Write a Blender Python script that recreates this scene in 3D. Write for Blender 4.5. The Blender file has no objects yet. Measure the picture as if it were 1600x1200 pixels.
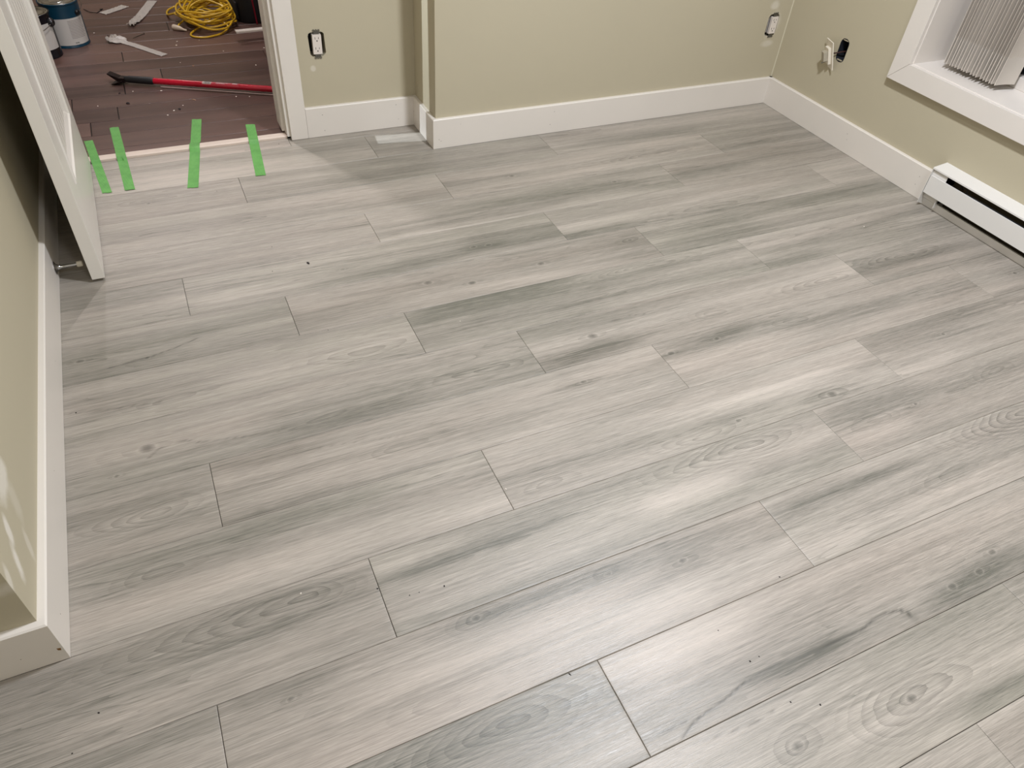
import bpy, bmesh, math, random
import numpy as np
from mathutils import Matrix, Vector
SC = bpy.context.scene
COL = SC.collection
PI = math.pi

# ---------------------------------------------------------------- camera, light, exposure
cam_d = bpy.data.cameras.new('camera'); cam = bpy.data.objects.new('camera', cam_d); COL.objects.link(cam)
cam_d.sensor_fit = 'HORIZONTAL'; cam_d.sensor_width = 36.0
cam_d.lens = 1140.62 * 36.0 / 1600.0
cam_d.clip_start = 0.02
cam.matrix_world = (Matrix.Translation((0, -2.22165, 1.33611)) @ Matrix.Rotation(-0.4885135, 4, 'Z')
                    @ Matrix.Rotation(0.8163119, 4, 'X') @ Matrix.Rotation(0.0869011, 4, 'Z'))
SC.camera = cam
SC.view_settings.view_transform = 'Standard'; SC.view_settings.look = 'None'
SC.view_settings.gamma = 1.0; SC.view_settings.use_curve_mapping = False
SC.view_settings.exposure = 0.0
world = bpy.data.worlds.new('night'); SC.world = world; world.use_nodes = True
world.node_tree.nodes['Background'].inputs[0].default_value = (0.01, 0.012, 0.02, 1)
world.node_tree.nodes['Background'].inputs[1].default_value = 0.1

def lamp(name, kind, loc, power, color, size=0.2, rot=(0, 0, 0)):
    d = bpy.data.lights.new(name, kind); d.energy = power; d.color = color
    if kind == 'AREA': d.shape = 'DISK'; d.size = size
    else: d.shadow_soft_size = size
    o = bpy.data.objects.new(name, d); COL.objects.link(o); o.location = loc; o.rotation_euler = rot
    return o
lamp('room_ceiling_light', 'AREA', (1.30, -1.15, 2.40), 70.0, (.89, .925, 1.0), 0.20)
lamp('room_rear_light', 'AREA', (0.55, -2.75, 2.40), 23.0, (.89, .925, 1.0), 0.35)
lamp('hall_doorway_light', 'AREA', (0.27, 0.98, 2.42), 24.0, (1.0, .95, .98), 0.05)
lamp('hall_far_light', 'AREA', (-0.10, 3.05, 2.40), 20.0, (1.0, .94, .95), 0.16)
# added lamp, source unseen: a narrow vertical blade of light on the alcove corner
slit = lamp('added_blade_light', 'POINT', (-0.25, 0.665, 1.15), 70.0, (0.82, 0.90, 1.0), 0.003)
slit.data.use_nodes = True; _t = slit.data.node_tree; _n = _t.nodes; _l = _t.links
_tc = _n.new('ShaderNodeTexCoord')
def _dot(v):
    d = _n.new('ShaderNodeVectorMath'); d.operation = 'DOT_PRODUCT'; _l.new(_tc.outputs['Normal'], d.inputs[0]); d.inputs[1].default_value = v; return d.outputs['Value']
def _m(op, a, b):
    q = _n.new('ShaderNodeMath'); q.operation = op
    for i, x in enumerate((a, b)):
        if isinstance(x, (int, float)): q.inputs[i].default_value = x
        else: _l.new(x, q.inputs[i])
    return q.outputs[0]
_in = _m('LESS_THAN', _m('ABSOLUTE', _dot((.1307, .9914, 0)), 0), .0235)
_in = _m('MULTIPLY', _in, _m('GREATER_THAN', _dot((.9914, -.1307, 0)), .3))
_in = _m('MULTIPLY', _in, _m('GREATER_THAN', _m('DIVIDE', _dot((0, 0, 1)), _dot((.9914, -.1307, 0))), -1.14))
_tan = _m('DIVIDE', _dot((0, 0, 1)), _dot((.9914, -.1307, 0)))
_f = _m('ADD', 1.0, _m('MULTIPLY', .8, _m('MINIMUM', 1.0, _m('MAXIMUM', 0.0, _m('DIVIDE', _m('SUBTRACT', -.90, _tan), .10)))))
_l.new(_m('MULTIPLY', _in, _f), _n['Emission'].inputs['Strength'])

# ---------------------------------------------------------------- measured floor figure (metres on the floor)
ARCHES= [[0.3419, -0.7009, -0.1798, 0.1676, 0.035, 5.0, 0.3, 1.0], [0.6519, -0.8901, -0.2167, 0.1169, 0.035, 5.0, 0.3, 1.0], [0.1991, -0.9089, -0.1401, 0.0639, 0.02, 3.0, 0.4, 0.8], [-0.1627, -0.7122, -0.1101, 0.1301, 0.03, 4.0, 0.3, 0.7], [-0.2257, -1.0605, -0.1809, 0.0976, 0.04, 7.0, 0.72, 1.1], [0.023, -1.3887, -0.3818, 0.1055, 0.055, 10.0, 0.75, 1.1], [-0.2419, -1.2185, -0.0928, 0.0931, 0.03, 4.0, 0.6, 0.8], [0.299, -1.7713, -0.2763, 0.1927, 0.065, 11.0, 0.6, 1.2], [0.3181, -1.5581, -0.0607, 0.0813, 0.025, 4.0, 0.3, 1.0], [1.1356, -1.3826, -0.3364, 0.1749, 0.05, 9.0, 0.7, 1.1], [1.047, -1.313, -0.1535, 0.1301, 0.03, 5.0, 0.4, 0.9], [1.4743, -1.3159, -0.1011, 0.0988, 0.022, 3.0, 0.2, 0.9], [1.8463, -0.8812, -0.2087, 0.1529, 0.035, 6.0, 0.4, 1.1], [1.3721, -0.8983, -0.0793, 0.121, 0.03, 4.0, 0.3, 0.7], [1.597, -1.0136, -0.1205, 0.1004, 0.03, 4.0, 0.5, 0.7], [1.0181, -2.0281, -0.1622, 0.1855, 0.05, 7.0, 0.45, 1.1], [0.752, -2.0087, -0.0645, 0.0666, 0.04, 4.0, 0.2, 1.0], [1.9345, -1.5689, -0.2962, 0.2652, 0.06, 11.0, 0.6, 1.2], [1.5436, -1.4365, -0.1635, 0.0564, 0.03, 4.0, 0.3, 0.6], [2.0073, -1.4163, -0.1118, 0.1234, 0.035, 5.0, 0.3, 0.7], [2.2192, -0.859, -0.249, 0.2234, 0.04, 8.0, 0.6, 1.1], [1.2929, -0.6096, -0.2337, 0.2537, 0.035, 9.0, 0.7, 0.9], [-0.1057, 0.3107, -0.1507, 0.1893, 0.03, 5.0, 0.6, 0.8], [1.7531, 0.0796, -0.2697, 0.2834, 0.04, 8.0, 0.6, 0.8], [1.3484, -0.4537, -0.0637, 0.067, 0.02, 3.0, 0.2, 1.0], [0.6033, -1.3081, -0.0922, 0.0919, 0.03, 4.0, 0.3, 0.6], [0.6099, -1.5679, -0.0411, 0.0466, 0.02, 3.0, 0.2, 0.8], [0.7827, -1.6046, -0.0606, 0.0702, 0.018, 3.0, 0.2, 0.9], [0.1111, 0.354, -0.3547, 0.1331, 0.03, 5.0, 0.5, 0.5], [0.9247, 0.3242, -0.2086, 0.2152, 0.03, 5.0, 0.4, 0.5], [1.7935, -0.3503, -0.2628, 0.2826, 0.04, 5.0, 0.3, 0.8], [2.2968, 0.056, -0.1984, 0.2356, 0.04, 5.0, 0.3, 0.5], [1.3886, -1.8231, -0.1175, 0.1232, 0.03, 3.0, 0.2, 0.4], [0.3124, -1.0723, -0.0935, 0.159, 0.03, 4.0, 0.4, 0.5], [0.4148, -0.3824, -0.1166, 0.1633, 0.03, 4.0, 0.3, 0.4], [1.5637, -1.6526, -0.1868, 0.2523, 0.04, 5.0, 0.4, 0.5], [0.1848, -1.6856, -0.0948, 0.0775, 0.03, 3.0, 0.3, 0.4]] 
KNOTS= [[0.3181, -1.5581, 0.008], [1.1645, -1.3029, 0.008], [1.4743, -1.3159, 0.014], [1.3141, -1.0037, 0.008], [1.1462, -1.0115, 0.009], [0.9715, -0.8651, 0.014], [0.7418, -0.5053, 0.011], [0.6131, -0.4597, 0.012], [0.9922, -0.4813, 0.011], [0.8227, -0.3195, 0.008], [0.8736, -0.3248, 0.009], [1.3484, -0.4537, 0.008], [-0.2279, -0.8632, 0.016], [-0.2962, -0.9252, 0.006], [-0.199, -0.5304, 0.006], [-0.3582, -0.4872, 0.009], [0.7827, -1.6046, 0.008], [1.456, -1.8543, 0.009], [1.3833, -1.8799, 0.009], [1.2939, -1.8842, 0.01], [1.0181, -2.0281, 0.01], [0.7542, -2.0096, 0.011], [1.6708, -1.4309, 0.006], [1.9998, -1.2336, 0.008], [1.1496, 0.0887, 0.01], [1.51, -0.0741, 0.009], [0.6142, -1.5713, 0.006], [0.8523, -1.0286, 0.008], [-0.1239, 0.2894, 0.007], [2.5259, -1.0774, 0.009], [0.3863, -0.3036, 0.006], [-0.0494, -1.576, 0.006], [0.7415, -1.8762, 0.004]] 
CRACKS= [[[[0.5734, -1.9129], [0.5932, -1.9044], [0.6178, -1.8976], [0.6473, -1.8925], [0.679, -1.8893], [0.7415, -1.8762]], 0.0025, 1], [[[0.7415, -1.8762], [0.8143, -1.8727], [0.8809, -1.8796], [0.931, -1.879], [0.9712, -1.8811]], 0.004, 0.6], [[[0.9095, -1.8844], [0.9541, -1.8813], [0.9977, -1.8803], [1.0297, -1.8831], [1.073, -1.8751], [1.1095, -1.8746], [1.1408, -1.8797], [1.1561, -1.9003], [1.1581, -1.9105], [1.1502, -1.8884]], 0.003, 1], [[[0.5327, -1.8955], [0.5763, -1.8922], [0.6178, -1.8976]], 0.0015, 0.8], [[[0.6025, -1.935], [0.7089, -1.9464], [0.7573, -1.9419]], 0.0015, 0.6], [[[0.8978, -2.0271], [0.945, -2.0283], [0.9875, -2.027]], 0.0015, 0.8], [[[-0.2309, -0.8979], [-0.2007, -0.8717], [-0.1436, -0.8679], [-0.1035, -0.8923]], 0.0015, 0.7], [[[-0.2923, -0.5386], [-0.199, -0.5304], [-0.1338, -0.5158], [-0.0653, -0.4924]], 0.002, 0.9], [[[-0.1309, -0.8816], [0.0116, -0.9105], [0.1161, -0.9238]], 0.0012, 0.5], [[[1.0353, -0.8253], [1.1278, -0.8198], [1.1795, -0.8285]], 0.0015, 0.7], [[[0.143, -1.006], [0.233, -1.0191], [0.3544, -1.0438]], 0.001, 0.3], [[[-0.399, -0.6764], [-0.301, -0.6977], [-0.1853, -0.7133]], 0.0012, 0.6], [[[0.8843, -1.2959], [0.9848, -1.2888], [1.1128, -1.278], [1.2812, -1.2792]], 0.0015, 0.5]] 
STREAKS= [[0.4336, 1.1876, -0.3384, 0.03, -0.55, -0.3], [0.8001, 1.5205, -0.0677, 0.03, -0.45, -0.2], [1.5207, 2.1226, 0.2501, 0.04, -0.5, -0.2], [0.512, 1.0609, -0.5882, 0.045, -0.7, -0.6], [1.5734, 2.8025, -0.4135, 0.05, -0.45, -0.5], [1.7108, 2.1216, -0.1255, 0.035, -0.4, -0.2], [1.361, 1.8847, -0.5005, 0.05, -0.5, -0.6], [1.702, 2.4348, -0.672, 0.03, -0.3, -0.4], [1.5861, 1.9654, -0.7448, 0.03, -0.45, 0.0], [1.9041, 2.4973, -0.8886, 0.04, -0.5, 0.3], [1.5354, 2.0589, -1.0481, 0.04, -0.4, 0.3], [1.6993, 2.2936, -1.1885, 0.04, -0.65, -0.2], [1.356, 1.7405, -1.3794, 0.045, -0.5, -0.6], [1.0455, 1.5074, -1.5809, 0.012, -0.6, 0.0], [1.0351, 1.3091, -1.5548, 0.02, -0.3, 0.2], [-0.4081, -0.0182, -1.198, 0.045, -0.5, -0.2], [-0.1043, 0.3019, -1.1898, 0.04, -0.45, -0.7], [0.1462, 0.6275, -1.4096, 0.014, -0.7, 0.1], [0.1569, 0.386, -1.3801, 0.012, 0.5, 0.1], [0.2804, 0.9903, -1.5693, 0.03, -0.55, -0.5], [-0.3992, -0.0303, -0.6929, 0.03, -0.4, 0.2], [0.0078, 0.4223, -0.9384, 0.045, -0.4, -0.3], [-0.0962, 0.143, -0.9991, 0.03, -0.3, 0.5], [1.2024, 1.5745, -1.8904, 0.03, -0.6, -0.3], [0.753, 0.9835, -1.8837, 0.018, -0.7, 0.7], [1.1107, 1.2845, -2.0957, 0.03, -0.6, -0.8], [-0.4019, 0.0502, -0.8515, 0.045, 0.35, 0.3], [-0.0636, 0.2702, -0.3388, 0.03, 0.4, 0.3], [0.5326, 1.0749, -0.19, 0.025, 0.5, 0.0], [0.2779, 1.0795, -0.5475, 0.04, 0.45, -0.1], [0.0581, 0.659, -1.6296, 0.03, 0.5, 0.2], [0.8923, 1.6481, -1.2301, 0.035, 0.4, 0.0], [1.0746, 1.5336, -1.0906, 0.02, 0.3, 0.2], [1.3485, 1.8977, -1.1399, 0.03, 0.35, 0.2], [0.7645, 1.0331, -1.4611, 0.03, 0.6, 0.1], [1.3159, 1.6051, -1.4663, 0.03, 0.5, 0.1], [0.5343, 0.8353, -1.7844, 0.05, 0.55, 0.1], [0.6202, 0.751, -1.6857, 0.03, 0.4, 0.0], [-0.4099, 0.1521, -1.289, 0.04, 0.35, 0.3], [-0.4524, -0.2094, -1.5008, 0.03, 0.35, 0.4], [-0.1065, 0.4383, -1.0981, 0.03, 0.4, -0.1], [1.6713, 2.3371, -0.64, 0.025, 0.45, 0.2], [1.6284, 2.2687, -0.2815, 0.02, 0.3, 0.1], [-0.253, 0.3851, 0.5784, 0.07, 0.75, 0.3], [-0.2487, 0.4037, 0.4488, 0.07, 0.75, 0.3], [-0.2605, 0.2486, 0.3958, 0.05, 0.2, 0.3], [1.114, 1.475, -0.3133, 0.03, 0.3, -0.3], [1.0773, 1.4393, -0.3783, 0.04, -0.45, -0.6], [1.1032, 1.4616, -0.9904, 0.03, -0.45, 0.3], [0.7597, 1.0879, -0.936, 0.04, -0.35, 0.2], [0.7566, 1.1026, -0.7689, 0.04, -0.2, -0.3], [1.1019, 1.5328, -1.2442, 0.02, 0.3, 0.0], [-0.0033, 0.2796, -1.5019, 0.02, -0.4, 0.1], [-0.1683, 0.0312, -1.558, 0.03, -0.35, 0.0], [-0.392, -0.0746, -0.2917, 0.03, -0.25, 0.4], [-0.2942, 0.1954, 0.0965, 0.03, -0.15, 0.4], [0.3946, 1.0336, 0.4924, 0.05, -0.2, -0.4], [0.4547, 0.963, 0.2714, 0.05, -0.25, -0.4], [0.8902, 1.2986, 0.1029, 0.03, 0.2, -0.2], [1.0025, 1.4581, 0.38, 0.03, 0.1, -0.3], [1.9528, 2.4427, -0.9014, 0.02, 0.3, 0.3], [2.0723, 2.5832, -1.0749, 0.05, -0.35, 0.4], [1.9536, 2.256, -1.3287, 0.05, -0.3, -0.2], [1.3618, 1.8161, -1.6588, 0.04, 0.2, 0.5], [0.954, 1.2179, -1.6803, 0.03, 0.2, 0.3], [1.0588, 1.7563, -1.7065, 0.04, 0.15, 0.3], [0.0678, 0.4892, -1.7581, 0.05, -0.2, -0.3]]  # mostly print bands; floor glare and hall-lit threshold planks are painted in too
HWL = [[-0.217, 2.048], [-0.241, 1.155], [0.143, 1.841], [0.134, 1.788], [0.244, 1.835], [0.332, 1.659], [0.125, 1.558], [0.524, 1.656], [0.445, 1.442], [0.079, 1.071], [0.039, 1.029], [0.011, 0.991], [0.3, 1.105], [0.353, 1.09], [0.012, 1.25], [-0.099, 1.273], [-0.159, 1.443]]
HDL = [[-0.127, 1.149], [-0.152, 1.266], [0.062, 1.035]]
HCL = [[0.175, 1.504], [0.128, 1.118]]
RDL = [[0.293, -0.234], [0.271, -0.58], [0.184, -0.244], [0.158, -1.421], [0.903, -0.77], [0.213, -1.46], [0.233, -1.461], [0.285, -1.467], [0.775, -1.847], [0.798, -1.846], [0.796, -1.942], [0.845, -1.968], [0.756, -1.769], [0.379, 0.606], [0.209, -0.109], [0.101, 0.304], [-0.373, -0.682], [0.437, -1.732], [0.955, -1.719], [-0.359, -1.471], [-0.402, -1.526]]
RWL = [[0.014, -1.373], [0.506, -1.284], [2.233, -0.66], [0.636, -0.67], [2.234, -0.613]]


# ---------------------------------------------------------------- node helpers
def srgb(r, g, b):
    f = lambda c: (c / 255 / 12.92) if c / 255 <= 0.04045 else ((c / 255 + 0.055) / 1.055) ** 2.4
    return (f(r), f(g), f(b), 1)
class NT:
    def __init__(s, name):
        s.m = bpy.data.materials.new(name); s.m.use_nodes = True; s.t = s.m.node_tree; s.n = s.t.nodes
        s.b = s.n['Principled BSDF']
    def add(s, typ, **kw):
        n = s.n.new(typ)
        for k, v in kw.items():
            if k.startswith('i_'):
                key = k[2:]; key = int(key) if key.isdigit() else key.replace('_', ' ')
                s.inp(n.inputs[key], v)
            else: setattr(n, k, v)
        return n
    def inp(s, sock, v):
        if isinstance(v, bpy.types.NodeSocket): s.t.links.new(v, sock)
        else: sock.default_value = v
    def math(s, op, a, b=None, c=None, clamp=False):
        n = s.n.new('ShaderNodeMath'); n.operation = op; n.use_clamp = clamp
        for i, v in enumerate((a, b, c)):
            if v is not None: s.inp(n.inputs[i], v)
        return n.outputs[0]
    def mix(s, f, a, b, blend='MIX'):
        n = s.n.new('ShaderNodeMix'); n.data_type = 'RGBA'; n.blend_type = blend
        s.inp(n.inputs[0], f); s.inp(n.inputs[6], a); s.inp(n.inputs[7], b); return n.outputs[2]
    def noise(s, vec, scale, detail=3, rough=.5, dist=0.0):
        n = s.n.new('ShaderNodeTexNoise'); s.inp(n.inputs['Vector'], vec); n.inputs['Scale'].default_value = scale
        n.inputs['Detail'].default_value = detail; n.inputs['Roughness'].default_value = rough
        n.inputs['Distortion'].default_value = dist; return n.outputs[0]
    def mapping(s, vec, scale, loc=(0, 0, 0), rot=(0, 0, 0)):
        n = s.n.new('ShaderNodeMapping'); s.inp(n.inputs[0], vec); n.inputs['Scale'].default_value = scale
        n.inputs['Location'].default_value = loc; n.inputs['Rotation'].default_value = rot; return n.outputs[0]
    def ramp(s, f, stops):
        n = s.n.new('ShaderNodeValToRGB'); s.inp(n.inputs[0], f); e = n.color_ramp.elements
        while len(e) < len(stops): e.new(0.5)
        for k, (p, c) in enumerate(stops): e[k].position = p; e[k].color = c if len(c) == 4 else (*c, 1)
        return n.outputs[0]
    def maprange(s, v, a, b, c=0., d=1.):
        n = s.n.new('ShaderNodeMapRange'); s.inp(n.inputs[0], v)
        for i, x in enumerate((a, b, c, d)): n.inputs[i + 1].default_value = x
        return n.outputs[0]
    def bump(s, h, strength, dist):
        n = s.n.new('ShaderNodeBump'); s.inp(n.inputs['Height'], h); n.inputs['Strength'].default_value = strength
        n.inputs['Distance'].default_value = dist; s.t.links.new(n.outputs[0], s.b.inputs['Normal'])
    def base(s, c): s.inp(s.b.inputs['Base Color'], c)
    def set(s, **kw):
        for k, v in kw.items(): s.inp(s.b.inputs[k.replace('_', ' ')], v)
        return s
def coords(s): return s.add('ShaderNodeTexCoord').outputs['Object']
def paint(name, col, rough=.5, bump=.15, bscale=180, var=.04, spec=.5, metal=0):
    s = NT(name); co = coords(s)
    n = s.noise(co, 6, 4); d = tuple(c * (1 - var * 2) for c in col[:3]) + (1,); l = tuple(min(1, c * (1 + var)) for c in col[:3]) + (1,)
    s.base(s.mix(n, d, l)); s.set(Roughness=rough, Metallic=metal); s.b.inputs['Specular IOR Level'].default_value = spec
    if bump: s.bump(s.noise(co, bscale, 3), bump, .001)
    return s.m
# walls: flat olive beige paint with roller texture; spots = white filler smears at fixed places on that wall
def wall_mat(name, spots=()):
    s = NT(name); g = s.add('ShaderNodeNewGeometry').outputs['Position']
    n = s.noise(g, 1.6, 4); base = s.mix(n, WALL_A, WALL_B)
    warp = s.noise(g, 14, 4, .6)
    for (c, r, ang, axis, amt) in spots:     # axis: the wall's normal axis
        m1 = s.add('ShaderNodeVectorMath', operation='SUBTRACT', i_0=g, i_1=c).outputs[0]
        rot = [0, 0, 0]; rot[axis] = ang
        m2 = s.add('ShaderNodeVectorRotate', rotation_type='EULER_XYZ', i_Vector=m1, i_Rotation=rot).outputs[0]
        m3 = s.mapping(m2, (1 / r[0], 1 / r[1], 1 / r[2]))
        L = s.add('ShaderNodeVectorMath', operation='LENGTH', i_0=m3).outputs['Value']
        L = s.math('ADD', L, s.math('MULTIPLY', s.math('SUBTRACT', warp, .5), 1.6))
        f = s.maprange(L, 1.25, .6, 0, amt)
        base = s.mix(f, base, SPACKLE)
    s.base(base); s.set(Roughness=.62); s.b.inputs['Specular IOR Level'].default_value = .35
    s.bump(s.noise(g, 260, 2), .25, .0006)
    return s.m
WALL_A = srgb(184, 175, 151); WALL_B = srgb(191, 182, 158); SPACKLE = srgb(226, 220, 208)

def floor_mat(name, light, dark, warm, green, gapc, fiber=1.0, rough=(.32, .5), ring_dark=.62, bumpk=.35):
    """Printed wood: 'loc' carries plank coordinates (u along, v across, shifted per plank); tone/hue/phi/fig/knot come from the planks."""
    s = NT(name)
    uv = s.add('ShaderNodeUVMap', uv_map='loc').outputs[0]
    at = lambda k: s.add('ShaderNodeAttribute', attribute_name=k).outputs['Fac']
    tone, hue, phi, fig, knot, crack = [at(k) for k in ('tone', 'hue', 'phi', 'fig', 'knot', 'crack')]
    big = s.noise(s.mapping(uv, (.75, 13, 1)), 1, 3, .5, .5)
    mid = s.noise(s.mapping(uv, (1.5, 60, 1)), 1, 4, .6, 1.2)
    fine = s.noise(s.mapping(uv, (7, 360, 1)), 1, 3, .65, .6)
    hair = s.noise(s.mapping(uv, (26, 900, 1)), 1, 2, .6)
    warp = s.noise(s.mapping(uv, (9, 30, 1)), 1, 4, .62)
    ln = s.noise(s.mapping(uv, (.7, 17, 1), (9, 4, 0)), 1, 3, .45, 1.0)
    lf = s.math('FRACT', s.math('MULTIPLY', ln, 11.0))
    line = s.math('POWER', lf, 5.0)                       # long thin grain lines: contours of a drawn-out field
    lmask = s.maprange(s.noise(s.mapping(uv, (1.6, 11, 1), (1, 8, 0)), 1, 2), .45, .65, 0, 1)
    line = s.math('MULTIPLY', line, lmask)
    t = s.math('ADD', .53, s.math('MULTIPLY', tone, .50))
    t = s.math('MULTIPLY_ADD', s.math('SUBTRACT', big, .5), 1.05, t)
    t = s.math('MULTIPLY_ADD', s.math('SUBTRACT', mid, .5), .55 * fiber, t)
    t = s.math('MULTIPLY_ADD', s.math('SUBTRACT', fine, .5), .80 * fiber, t)
    t = s.math('MULTIPLY_ADD', s.math('SUBTRACT', hair, .5), .85 * fiber, t)
    t = s.math('MULTIPLY_ADD', line, -.30 * fiber, t)
    col = s.mix(s.math('ADD', t, 0, clamp=True), dark, light)
    hn = s.math('ADD', hue, s.math('MULTIPLY', s.math('SUBTRACT', s.noise(s.mapping(uv, (1.1, 9, 1), (3, 7, 0)), 1, 2), .5), 3.0))
    col = s.mix(s.math('MULTIPLY', s.math('MAXIMUM', hn, 0.), .55, clamp=True), col, warm, 'MULTIPLY')
    col = s.mix(s.math('MULTIPLY', s.math('MAXIMUM', s.math('MULTIPLY', hn, -1.), 0.), .5, clamp=True), col, green, 'MULTIPLY')
    # growth rings round the figure
    ph = s.math('ADD', phi, s.math('MULTIPLY', s.math('SUBTRACT', warp, .5), 1.7))
    ring = s.math('POWER', s.math('FRACT', s.math('MULTIPLY', ph, .62)), 2.2)
    rf = s.math('MULTIPLY', s.math('SUBTRACT', .30, ring), s.math('MULTIPLY', fig, s.maprange(s.noise(s.mapping(uv, (12, 40, 1), (5, 2, 0)), 1, 3), .30, .55, .35, 1.3)))
    rc = s.math('MULTIPLY_ADD', rf, ring_dark * .50, 1.0)
    col = s.mix(1.0, col, s.add('ShaderNodeCombineColor', i_0=rc, i_1=rc, i_2=rc).outputs[0], 'MULTIPLY')
    kd = s.maprange(s.math('ADD', knot, s.math('MULTIPLY', s.math('SUBTRACT', warp, .5), .9)), .35, .95, 0, .62)
    col = s.mix(kd, col, tuple(c * .45 for c in dark[:3]) + (1,))
    halo = s.math('MULTIPLY', s.math('SUBTRACT', 1.0, s.math('ABSOLUTE', s.math('MULTIPLY', s.math('SUBTRACT', s.math('ADD', knot, s.math('MULTIPLY', s.math('SUBTRACT', warp, .5), .5)), .3), 5.))), .12, clamp=True)
    col = s.mix(halo, col, tuple(min(1, c * 1.25) for c in light[:3]) + (1,))
    col = s.mix(s.math('MULTIPLY', crack, .75, clamp=True), col, tuple(c * .4 for c in dark[:3]) + (1,))
    gap = at('gap')
    col = s.mix(gap, col, gapc)
    s.base(col)
    rr = s.maprange(fine, .25, .75, rough[0], rough[1]); s.set(Roughness=rr)
    h = s.math('ADD', s.math('MULTIPLY', fine, .6), s.math('ADD', s.math('MULTIPLY', hair, .5), s.math('MULTIPLY', crack, -.6)))
    s.bump(h, bumpk, .0012)
    return s.m

# ---------------------------------------------------------------- mesh helpers
class MB:
    def __init__(s): s.bm = bmesh.new(); s.mi = 0
    def _tag(s, faces):
        for f in faces: f.material_index = s.mi
    def box(s, x0, x1, y0, y1, z0, z1, M=None):
        v = [s.bm.verts.new(p) for p in ((x0, y0, z0), (x1, y0, z0), (x1, y1, z0), (x0, y1, z0), (x0, y0, z1), (x1, y0, z1), (x1, y1, z1), (x0, y1, z1))]
        if M is not None:
            for q in v: q.co = M @ q.co
        s._tag([s.bm.faces.new([v[i] for i in f]) for f in ((0, 3, 2, 1), (4, 5, 6, 7), (0, 1, 5, 4), (1, 2, 6, 5), (2, 3, 7, 6), (3, 0, 4, 7))])
        return s
    def prism(s, poly, axis, a, b, M=None):
        """poly in the two other axes (cyclic order), extruded a..b along axis"""
        def P(p, t):
            return {0: (t, p[0], p[1]), 1: (p[0], t, p[1]), 2: (p[0], p[1], t)}[axis]
        A = [s.bm.verts.new(P(p, a)) for p in poly]; B = [s.bm.verts.new(P(p, b)) for p in poly]
        if M is not None:
            for q in A + B: q.co = M @ q.co
        n = len(poly); fs = [s.bm.faces.new(A[::-1]), s.bm.faces.new(B)]
        for i in range(n): fs.append(s.bm.faces.new((A[i], A[(i + 1) % n], B[(i + 1) % n], B[i])))
        s._tag(fs); return s
    def lathe(s, prof, n=32, M=None):
        rings = []
        for r, z in prof:
            if r < 1e-6: rings.append([s.bm.verts.new((0, 0, z))])
            else: rings.append([s.bm.verts.new((r * math.cos(2 * PI * k / n), r * math.sin(2 * PI * k / n), z)) for k in range(n)])
        if M is not None:
            for R in rings:
                for q in R: q.co = M @ q.co
        fs = []
        for A, B in zip(rings, rings[1:]):
            for k in range(n):
                a, b = A[k % len(A)], A[(k + 1) % len(A)]; c, d = B[(k + 1) % len(B)], B[k % len(B)]
                vs = []
                for q in (a, b, c, d):
                    if q not in vs: vs.append(q)
                if len(vs) > 2: fs.append(s.bm.faces.new(vs))
        s._tag(fs); return s
    def tube(s, pts, r, n=8, cap=True):
        pts = [Vector(p) for p in pts]; rings = []; up = Vector((0, 0, 1)); prev = None
        for i, p in enumerate(pts):
            t = (pts[min(i + 1, len(pts) - 1)] - pts[max(i - 1, 0)]).normalized()
            if prev is None: prev = t.orthogonal().normalized()
            x = (prev - t * prev.dot(t)).normalized(); prev = x; y = t.cross(x)
            rr = r[i] if isinstance(r, (list, tuple)) else r
            rings.append([s.bm.verts.new(p + x * rr * math.cos(2 * PI * k / n) + y * rr * math.sin(2 * PI * k / n)) for k in range(n)])
        fs = []
        for A, B in zip(rings, rings[1:]):
            for k in range(n): fs.append(s.bm.faces.new((A[k], A[(k + 1) % n], B[(k + 1) % n], B[k])))
        if cap: fs += [s.bm.faces.new(rings[0][::-1]), s.bm.faces.new(rings[-1])]
        s._tag(fs); return s
    def face(s, pts):
        s._tag([s.bm.faces.new([s.bm.verts.new(p) for p in pts])]); return s
    def grid(s, rows):
        V = [[s.bm.verts.new(p) for p in r] for r in rows]
        s._tag([s.bm.faces.new((V[i][j], V[i][j + 1], V[i + 1][j + 1], V[i + 1][j])) for i in range(len(V) - 1) for j in range(len(V[0]) - 1)]); return s
    def build(s, name, mats, parent=None, bevel=0, smooth=False, solid=0, origin=None, seg=2):
        bm = s.bm
        bmesh.ops.recalc_face_normals(bm, faces=bm.faces)
        if bevel:
            es = [e for e in bm.edges if e.is_manifold and e.calc_face_angle(0) > .5]
            bmesh.ops.bevel(bm, geom=es, offset=bevel, segments=seg, profile=.6, affect='EDGES', clamp_overlap=True)
        if origin is not None: bmesh.ops.translate(bm, verts=bm.verts, vec=-Vector(origin))
        me = bpy.data.meshes.new(name); bm.to_mesh(me); bm.free()
        o = bpy.data.objects.new(name, me); COL.objects.link(o)
        for m in (mats if isinstance(mats, (list, tuple)) else [mats]): me.materials.append(m)
        if smooth:
            for p in me.polygons: p.use_smooth = True
            e = o.modifiers.new('s', 'EDGE_SPLIT'); e.split_angle = math.radians(38)
        if solid: md = o.modifiers.new('solid', 'SOLIDIFY'); md.thickness = solid; md.offset = 0
        if parent is not None: o.parent = parent
        if origin is not None: o.location = origin
        return o
def disc(n, cx, cy, rx, ry, ph=0): return [(cx + rx * math.cos(2 * PI * k / n + ph), cy + ry * math.sin(2 * PI * k / n + ph)) for k in range(n)]
def struct(o): o['kind'] = 'structure'; return o
def tag(o, label, cat, group=None, kind=None):
    o['label'] = label; o['category'] = cat
    if group: o['group'] = group
    if kind: o['kind'] = kind
    return o
def empty(name, loc, rotz=0):
    o = bpy.data.objects.new(name, None); COL.objects.link(o); o.location = loc; o.rotation_euler = (0, 0, rotz)
    o.empty_display_size = .05; return o
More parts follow.
